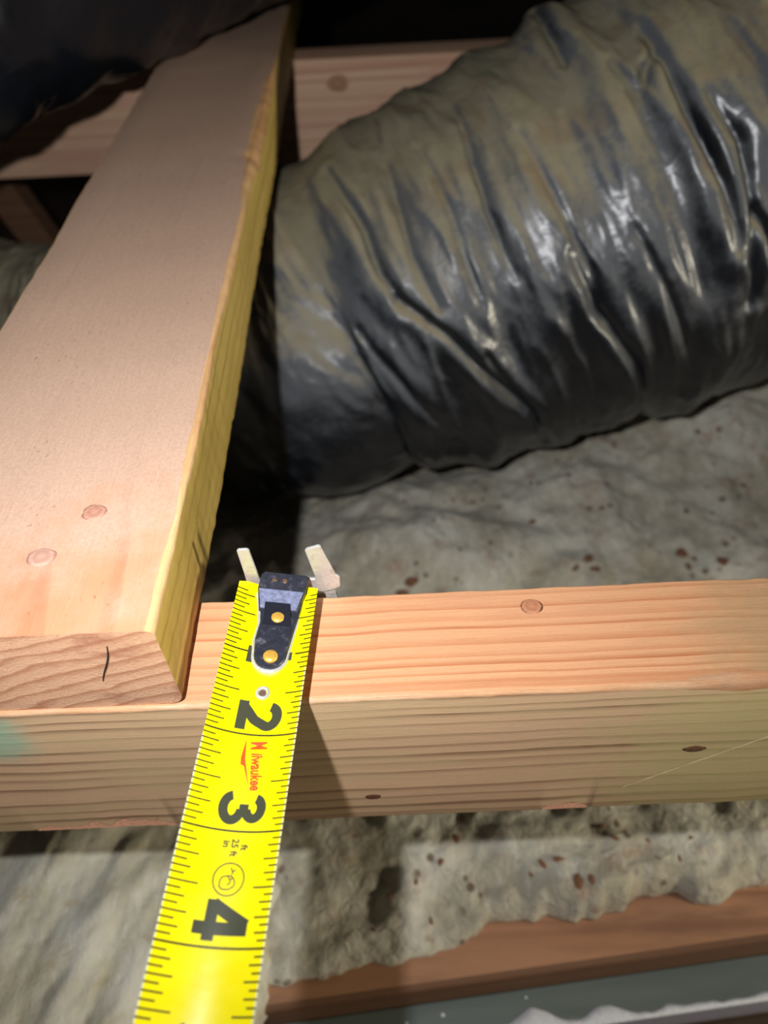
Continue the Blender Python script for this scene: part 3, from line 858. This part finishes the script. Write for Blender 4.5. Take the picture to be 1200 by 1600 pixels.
def blade_ribbon(paths, width, lift=0.00006, pen=None):
    """paths: list of polylines in (s inches, c metres); returns verts, faces of flat print on the blade"""
    v, f = [], []
    for pth in paths:
        q = np.array([(p[0] * IN, p[1]) for p in pth])
        d = np.gradient(q, axis=0); d /= np.linalg.norm(d, axis=1)[:, None] + 1e-12
        nrm = np.stack([-d[:, 1], d[:, 0]], 1)
        base = len(v); K = 5
        for p, nn in zip(q, nrm):
            for t in np.linspace(-0.5, 0.5, K):
                pp = p + nn * t * width
                v.append(B_(pp[0] / IN, pp[1], lift))
        for i in range(len(q) - 1):
            for j in range(K - 1):
                a = base + i * K + j; f.append((a, a + 1, a + K + 1, a + K))
    return v, f
def up_normals(o):
    """print faces look out of the blade"""
    bm = bmesh.new(); bm.from_mesh(o.data)
    nr = Vector(t_nr)
    for fc in bm.faces:
        fc.normal_update()
        if fc.normal.dot(nr) < 0: fc.normal_flip()
    bm.to_mesh(o.data); bm.free(); return o
# worn pale edge
v, f = blade_ribbon([[(s, T_W / 2 - 0.0002) for s in np.linspace(1.2, S1, 120)], [(s, -T_W / 2 + 0.00012) for s in np.linspace(2.1, S1, 120)]], 0.00026)
up_normals(mesh_obj('worn_edge', v, f, m_edge, parent=bl))
# graduation marks
marks = []
for i in range(3, 16 * 9):
    s = i / 16
    if i % 16 == 0:
        if i == 16: marks += [[(s, c) for c in np.linspace(-T_W / 2, -0.0042, 8)], [(s, c) for c in np.linspace(0.0085, T_W / 2, 8)]]
        else: marks.append([(s, c) for c in np.linspace(-T_W / 2, T_W / 2, 25)])
        continue
    if i % 8 == 0: l, r = 0.0068, 0.0050
    elif i % 4 == 0: l, r = 0.0056, 0.0036
    elif i % 2 == 0: l, r = 0.0044, 0.0030
    else: l, r = 0.0032, 0.0021
    marks.append([(s, -T_W / 2 + l * t) for t in np.linspace(0, 1, 6)])
    marks.append([(s, T_W / 2 - r * t) for t in np.linspace(0, 1, 6)])
inch = [m for m in marks if len(m) > 6]; rest = [m for m in marks if len(m) == 6]
v, f = blade_ribbon(rest, 0.00040); o = up_normals(mesh_obj('tick_marks', v, f, m_tick, parent=bl)); o['kind'] = 'stuff'
for m in inch:
    v, f = blade_ribbon([m], 0.00050); up_normals(mesh_obj('inch_line', v, f, m_tick, parent=bl))

# numerals as filled pen strokes; glyph box x 0..1 (along the blade), y 0..1 (towards the right-hand edge)
def arc(cx, cy, rx, ry, a0, a1, n=26):
    return [(cx + rx * math.cos(math.radians(a)), cy + ry * math.sin(math.radians(a))) for a in np.linspace(a0, a1, n)]
def dense(p, n=12):
    out = []
    for a, b in zip(p[:-1], p[1:]):
        for t in np.linspace(0, 1, n, endpoint=False): out.append((a[0] + (b[0] - a[0]) * t, a[1] + (b[1] - a[1]) * t))
    return out + [p[-1]]
GW, GH, PEN = 0.0088, 0.0126, 0.0028
hx, hy = PEN / 2 / GW, PEN / 2 / GH
GLYPH = {
    '1': [dense([(0.5, hy * 0), (0.5, 1.0)]), dense([(0.5, 1 - hy), (0.22, 0.86 - hy)]), dense([(0.18, hy * 0.5), (0.82, hy * 0.5)])],
    '2': [arc(0.5, 0.70, 0.5 - hx, 0.30 - hy, 172, -32, 34) + dense([(0.86 - hx * 0.8, 0.52), (0.62, 0.38), (0.34, 0.22), (0.17, hy * 1.0)], 8)[1:], dense([(0.0, hy), (1.0, hy)])],
    '3': [arc(0.48, 0.735, 0.45 - hx, 0.265 - hy, 172, -84, 40), arc(0.48, 0.295, 0.52 - hx, 0.295 - hy, 84, -172, 40), dense([(0.36, 0.53), (0.66, 0.53)])],
    '4': [dense([(0.70, 0), (0.70, 1.0)]), dense([(0.0, 0.30), (1.0, 0.30)]), dense([(0.62, 0.97), (0.10, 0.30)])],
    '5': [dense([(0.92, 1 - hy), (0.2, 1 - hy)]), dense([(0.24, 1 - hy * 1.5), (0.18, 0.50)]), arc(0.47, 0.33, 0.53 - hx, 0.33 - hy, 140, -160, 36)],
    '6': [arc(0.5, 0.31, 0.5 - hx, 0.31 - hy, 0, 360, 40), arc(0.75, 0.35, 0.75 - hx, 0.65 - hy, 180, 90, 24)],
    '7': [dense([(0.0, 1 - hy), (1.0, 1 - hy)]), dense([(0.86, 1 - hy), (0.36, 0.0)])],
    '8': [arc(0.5, 0.29, 0.5 - hx, 0.29 - hy, 0, 360, 40), arc(0.5, 0.76, 0.44 - hx, 0.24 - hy, 0, 360, 40)],
}
for num in range(1, 9):
    g = GLYPH[str(num)]
    s0 = num - 0.05 - GW / IN; c0 = -0.0050
    if num == 1: s0 = 0.86
    if num == 5: s0 -= 0.05
    o_, fo = [], []
    pen = PEN * (0.86 if num == 3 else 1.0)
    for st_i, stroke in enumerate(g):
        pth = [(s0 + x * GW / IN, c0 + y * GH) for x, y in stroke]
        v, f = blade_ribbon([pth], pen, lift=0.00006 + 0.00001 * st_i)
        b = len(o_); o_ += v; fo += [tuple(b + q for q in ff) for ff in f]
    up_normals(mesh_obj('numeral', o_, fo, m_ink, parent=bl))

def text_print(name, body, s0, c0, size, mat, rot=0.0, shear=0.0, offset=0.0, lift=0.00007, sx=1.0):
    cu = bpy.data.curves.new(name, 'FONT'); cu.body = body; cu.size = 1.0; cu.offset = offset; cu.shear = shear
    cu.resolution_u = 3; cu.fill_mode = 'FRONT'
    tmp = bpy.data.objects.new(name + '_tmp', cu); COL.objects.link(tmp)
    dg = bpy.context.evaluated_depsgraph_get()
    me = bpy.data.meshes.new_from_object(tmp.evaluated_get(dg))
    v = []
    for q in me.vertices:
        x, y = q.co.x * size * sx, q.co.y * size
        x, y = x * math.cos(rot) - y * math.sin(rot), x * math.sin(rot) + y * math.cos(rot)
        v.append(B_(s0 + x / IN, c0 + y, lift))
    f = [tuple(p.vertices) for p in me.polygons]
    bpy.data.objects.remove(tmp, do_unlink=True); bpy.data.meshes.remove(me); bpy.data.curves.remove(cu)
    return up_normals(mesh_obj(name, v, f, mat, parent=bl, smooth=False))
o = text_print('brand_lettering', 'M', 2.075, 0.0004, 0.0062, m_red, rot=0.13, shear=0.15, offset=0.03, sx=0.5)
o['label'] = 'orange red script lettering'
o = text_print('brand_lettering', 'ilwaukee', 2.200, 0.0011, 0.0042, m_red, rot=0.13, shear=0.2, offset=0.035, sx=0.70)
o['label'] = 'orange red script lettering'
bolt = [(2.05, -0.0016), (2.30, -0.0015), (2.285, -0.0001), (2.56, 0.0017), (2.36, -0.0002), (2.375, -0.0012)]
bolt = [(2.04, -0.0010), (2.255, -0.0016), (2.265, -0.0004), (2.60, 0.0022), (2.345, -0.0004), (2.33, -0.0014)]
v = [B_(s, c, 0.00007) for s, c in bolt]
up_normals(mesh_obj('lightning_bolt', v, [(0, 1, 2), (1, 5, 4, 2), (2, 4, 3)], m_red, parent=bl, smooth=False))
text_print('small_print', '25 ft', 3.07, 0.0004, 0.0024, m_tick, offset=0.03, sx=0.95)
text_print('small_print', 'ft', 3.12, 0.0028, 0.0024, m_tick, offset=0.03)
text_print('small_print', 'in', 3.09, -0.0017, 0.0024, m_tick, offset=0.03)
# pictogram: rounded blob with a small Y above it inside a ring
cc, ch = 3.435, 0.0012
ring = [(cc + 0.0037 / IN * math.cos(a), ch + 0.0037 * math.sin(a)) for a in np.linspace(0, 2 * math.pi, 60)]
v, f = blade_ribbon([ring], 0.00032); up_normals(mesh_obj('ring_symbol', v, f, m_tick, parent=bl))
def loc(pts): return [(cc + x / 1000 / IN, ch + y / 1000) for x, y in pts]
blob = loc(dense([(-0.5, -1.5), (0.2, -2.0), (1.6, -2.0), (2.3, -1.3), (2.3, 0.3), (1.5, 1.5), (0.5, 1.6), (-0.3, 1.1), (-0.8, 0.5), (-0.8, -0.3), (-0.5, -1.5)], 4))
inner = loc(dense([(-0.9, -0.3), (-0.2, 0.0), (0.1, 0.5), (-0.5, 0.8)], 4)); inner2 = loc(dense([(0.1, 0.5), (0.9, 0.4), (1.3, -0.2)], 4))
yy1 = loc(dense([(-1.1, 0.6), (-1.7, 0.7), (-2.7, 0.1)], 4)); yy2 = loc(dense([(-1.7, 0.7), (-2.3, 1.4)], 4))
v, f = blade_ribbon([blob, inner, inner2, yy1, yy2], 0.0003); up_normals(mesh_obj('hand_symbol', v, f, m_tick, parent=bl))

# --- hook
k = NM('blackened_steel', 0.38, 0.5); k.b.inputs['Metallic'].default_value = 0.55
P = k.obj(); n1 = k.noise(P, 420, 5, 0.65)
k.color(k.mix(k.rng(n1, 0.55, 0.75, 0, 0.6), lin((60, 62, 74)), lin((150, 148, 158))))
k.rough(k.rng(n1, 0.3, 0.7, 0.3, 0.55)); k.bump(n1, 0.25, 0.0006); m_blk = k.m
k = NM('scuffed_steel', 0.35, 0.5); k.b.inputs['Metallic'].default_value = 0.45
P = k.obj(); n1 = k.noise(P, 380, 5, 0.65)
k.color(k.mix(k.rng(n1, 0.5, 0.72, 0, 0.6), lin((206, 206, 202)), lin((176, 146, 128))))
k.rough(k.rng(n1, 0.3, 0.7, 0.28, 0.55)); k.bump(n1, 0.4, 0.0007); m_stl = k.m
m_brass = plain('brass_rivet', (236, 186, 84), 0.35, metal=0.5, var=0.1, scale=900)
m_inset = plain('dark_hook_inset', (20, 22, 34), 0.4, var=0.2, scale=900)

def slab(name, outline, n0, n1, mat, parent=tape, bev=0.0004, sharpdeg=40):
    """prism on the blade frame: outline (s inches, c metres), n0..n1 as numbers or callables of (s,c)"""
    g0 = n0 if callable(n0) else (lambda s, c: n0)
    g1 = n1 if callable(n1) else (lambda s, c: n1)
    m = len(outline); cx = sum(p[0] for p in outline) / m; cy = sum(p[1] for p in outline) / m
    v = []
    for lvl in range(3):
        for (s, c) in outline:
            if lvl == 2:
                ds, dc = (cx - s) * IN, cy - c; L = math.hypot(ds, dc); q = bev / L
                s, c = s + ds * q / IN, c + dc * q
            z = g0(s, c) if lvl == 0 else (g1(s, c) - bev if lvl == 1 else g1(s, c))
            v.append(H(s, c, z))
    f = [tuple(range(m))[::-1], tuple(range(2 * m, 3 * m))]
    for lv in (0, 1):
        for i in range(m):
            j = (i + 1) % m; f.append((lv * m + i, lv * m + j, (lv + 1) * m + j, (lv + 1) * m + i))
    o = mesh_obj(name, v, f, mat, parent=parent); recalc(o); sharp(o, sharpdeg); return o
HC = 0.0012
def plate_outline(g, s_top=0.18):
    half = [(s_top, 0.0074), (0.42, 0.0070), (0.62, 0.0062), (0.85, 0.0055), (1.05, 0.0049)]
    r = [(s, HC + (w_ + g)) for s, w_ in half]
    end = [(1.05 + (0.19 + g / IN) * math.sin(t), HC + (0.0049 + g) * math.cos(t)) for t in np.linspace(0.15, math.pi - 0.15, 12)]
    l = [(s, HC - (w_ + g) + (0.0012 if 0.3 < s < 0.7 else 0)) for s, w_ in half][::-1]
    return r + end + l
hook = slab('hook_plate', plate_outline(0.0007), -0.0037, -0.0022, m_stl); hook['label'] = 'bright steel hook plate rim'
slab('hook_cover', plate_outline(-0.0001), -0.0024, -0.0013, m_blk, parent=hook)
# thick black head at the blade's end, its near edge sloping down to the cover
head = [(-0.06, HC + 0.0072), (-0.06, HC - 0.0064), (-0.02, HC - 0.0072), (0.19, HC - 0.0074), (0.46, HC - 0.0060), (0.46, HC + 0.0058), (0.19, HC + 0.0076), (-0.02, HC + 0.0078)]
slab('hook_head', head, -0.0037, lambda s, c: 0.0010 if s < 0.3 else -0.0010, m_blk, parent=hook, bev=0.0005)
m_blk2 = plain('bluish_hook_bevel', (112, 118, 146), 0.45, metal=0.4, var=0.3, scale=700, bump=0.3)  # lighter and bluer than the black head around it
slab('hook_bevel', [(0.205, HC - 0.0070), (0.205, HC + 0.0071), (0.44, HC + 0.0054), (0.44, HC - 0.0056)], -0.002, lambda s, c: 0.0010 - 0.0019 * (s - 0.19) / 0.27 + 0.00012, m_blk2, parent=hook, bev=0.0001)
slab('hook_inset', [(0.36, HC - 0.0044), (0.36, HC + 0.0036), (0.66, HC + 0.0046), (0.66, HC - 0.0040)], -0.002, lambda s, c: 0.0010 - 0.0019 * min(1, max(0, (s - 0.19) / 0.27)) + 0.0002 if s < 0.46 else -0.0010, m_inset, parent=hook, bev=0.0002)
def dome(name, s, c, n, r, h, mat, parent=hook, seg=24):
    v, f = [H(s, c, n + h)], []
    lv = ((0.5, 0.9), (0.85, 0.55), (1.0, 0.0), (1.0, -0.6))
    for rr, hh in lv:
        for i in range(seg):
            t = 2 * math.pi * i / seg
            v.append(H(s + r * rr * math.cos(t) / IN, c + r * rr * math.sin(t), n + h * hh))
    for i in range(seg): f.append((0, 1 + i, 1 + (i + 1) % seg))
    for q in range(3):
        for i in range(seg):
            a = 1 + q * seg; b = a + seg; f.append((a + i, b + i, b + (i + 1) % seg, a + (i + 1) % seg))
    return recalc(mesh_obj(name, v, f, mat, parent=parent))
for s in (0.545, 1.085): dome('rivet', s, HC + 0.0003, -0.0009, 0.0022, 0.0006, m_brass)['label'] = 'brass rivet head'
m_rust = plain('worn_rivet', (112, 88, 66), 0.5, metal=0.3, var=0.4, scale=1500, bump=0.4)
for c in (-0.0026, 0.0006): dome('rivet', 0.06, HC + c, 0.0008, 0.0011, 0.0003, m_rust)
# eyelet: a steel ring with a dark hole
v, f = [], []
es, ec, seg = 1.50, 0.0010, 30
prof = [(0.0011, -0.0004), (0.0012, 0.0005), (0.0016, 0.0007), (0.0020, 0.0005), (0.0022, -0.0002)]
for i in range(seg):
    t = 2 * math.pi * i / seg
    for r, h in prof:
        s_, c_ = es + r * math.cos(t) / IN, ec + r * math.sin(t)
        v.append(H(s_, c_, cup(ec) + h))
for i in range(seg):
    for j in range(len(prof) - 1):
        a = i * 5 + j; b = ((i + 1) % seg) * 5 + j; f.append((a, a + 1, b + 1, b))
ey = recalc(mesh_obj('eyelet', v, f, m_stl, parent=tape)); ey['label'] = 'small steel ring'
dome('eyelet_hole', es, ec, cup(ec) + 0.00005, 0.0011, 0.00008, plain('eyelet_hole_dark', (96, 70, 58), 0.7))

# end flange with two upright tangs, hooked down behind the beam; world coordinates
def plate(name, quad, th, mat, parent=hook):
    """thin plate from an outline in x,z with y given per point, thickness towards +y"""
    m = len(quad); v = [tuple(q) for q in quad] + [(q[0], q[1] + th, q[2]) for q in quad]
    f = [tuple(range(m)), tuple(range(m, 2 * m))[::-1]] + [(i, (i + 1) % m, m + (i + 1) % m, m + i) for i in range(m)]
    o = mesh_obj(name, v, f, mat, parent=parent, smooth=False); recalc(o)
    bv = o.modifiers.new('bevel', 'BEVEL'); bv.width = 0.0003; bv.segments = 2; bv.limit_method = 'ANGLE'
    return o
YH = 0.0402
plate('tang', [(-0.0480, YH, 0.0225), (-0.0474, YH, 0.0231), (-0.0447, YH, 0.0231), (-0.0441, YH, 0.0225), (-0.0430, YH, 0.0080), (-0.0430, YH, 0.0030), (-0.0474, YH, 0.0030), (-0.0475, YH, 0.0100)], 0.0010, m_stl)['label'] = 'scuffed steel tang'
plate('tang', [(-0.0270, YH, 0.0212), (-0.0264, YH, 0.0220), (-0.0226, YH, 0.0233), (-0.0219, YH, 0.0228), (-0.0184, YH, 0.0090), (-0.0172, YH, 0.0075), (-0.0174, YH, 0.0028), (-0.0200, YH, 0.0012), (-0.0255, YH, 0.0000), (-0.0252, YH, 0.0085)], 0.0010, m_stl)['label'] = 'scuffed steel tang'
plate('end_flange', [(-0.0470, YH + 0.0006, 0.0075), (-0.0200, YH + 0.0006, 0.0060), (-0.0185, YH + 0.0006, -0.0060), (-0.0225, YH + 0.0006, -0.0100), (-0.0430, YH + 0.0006, -0.0100), (-0.0468, YH + 0.0006, -0.0060)], 0.0013, m_stl)

for o in bpy.data.objects:
    if '_o' in o.keys(): del o['_o']
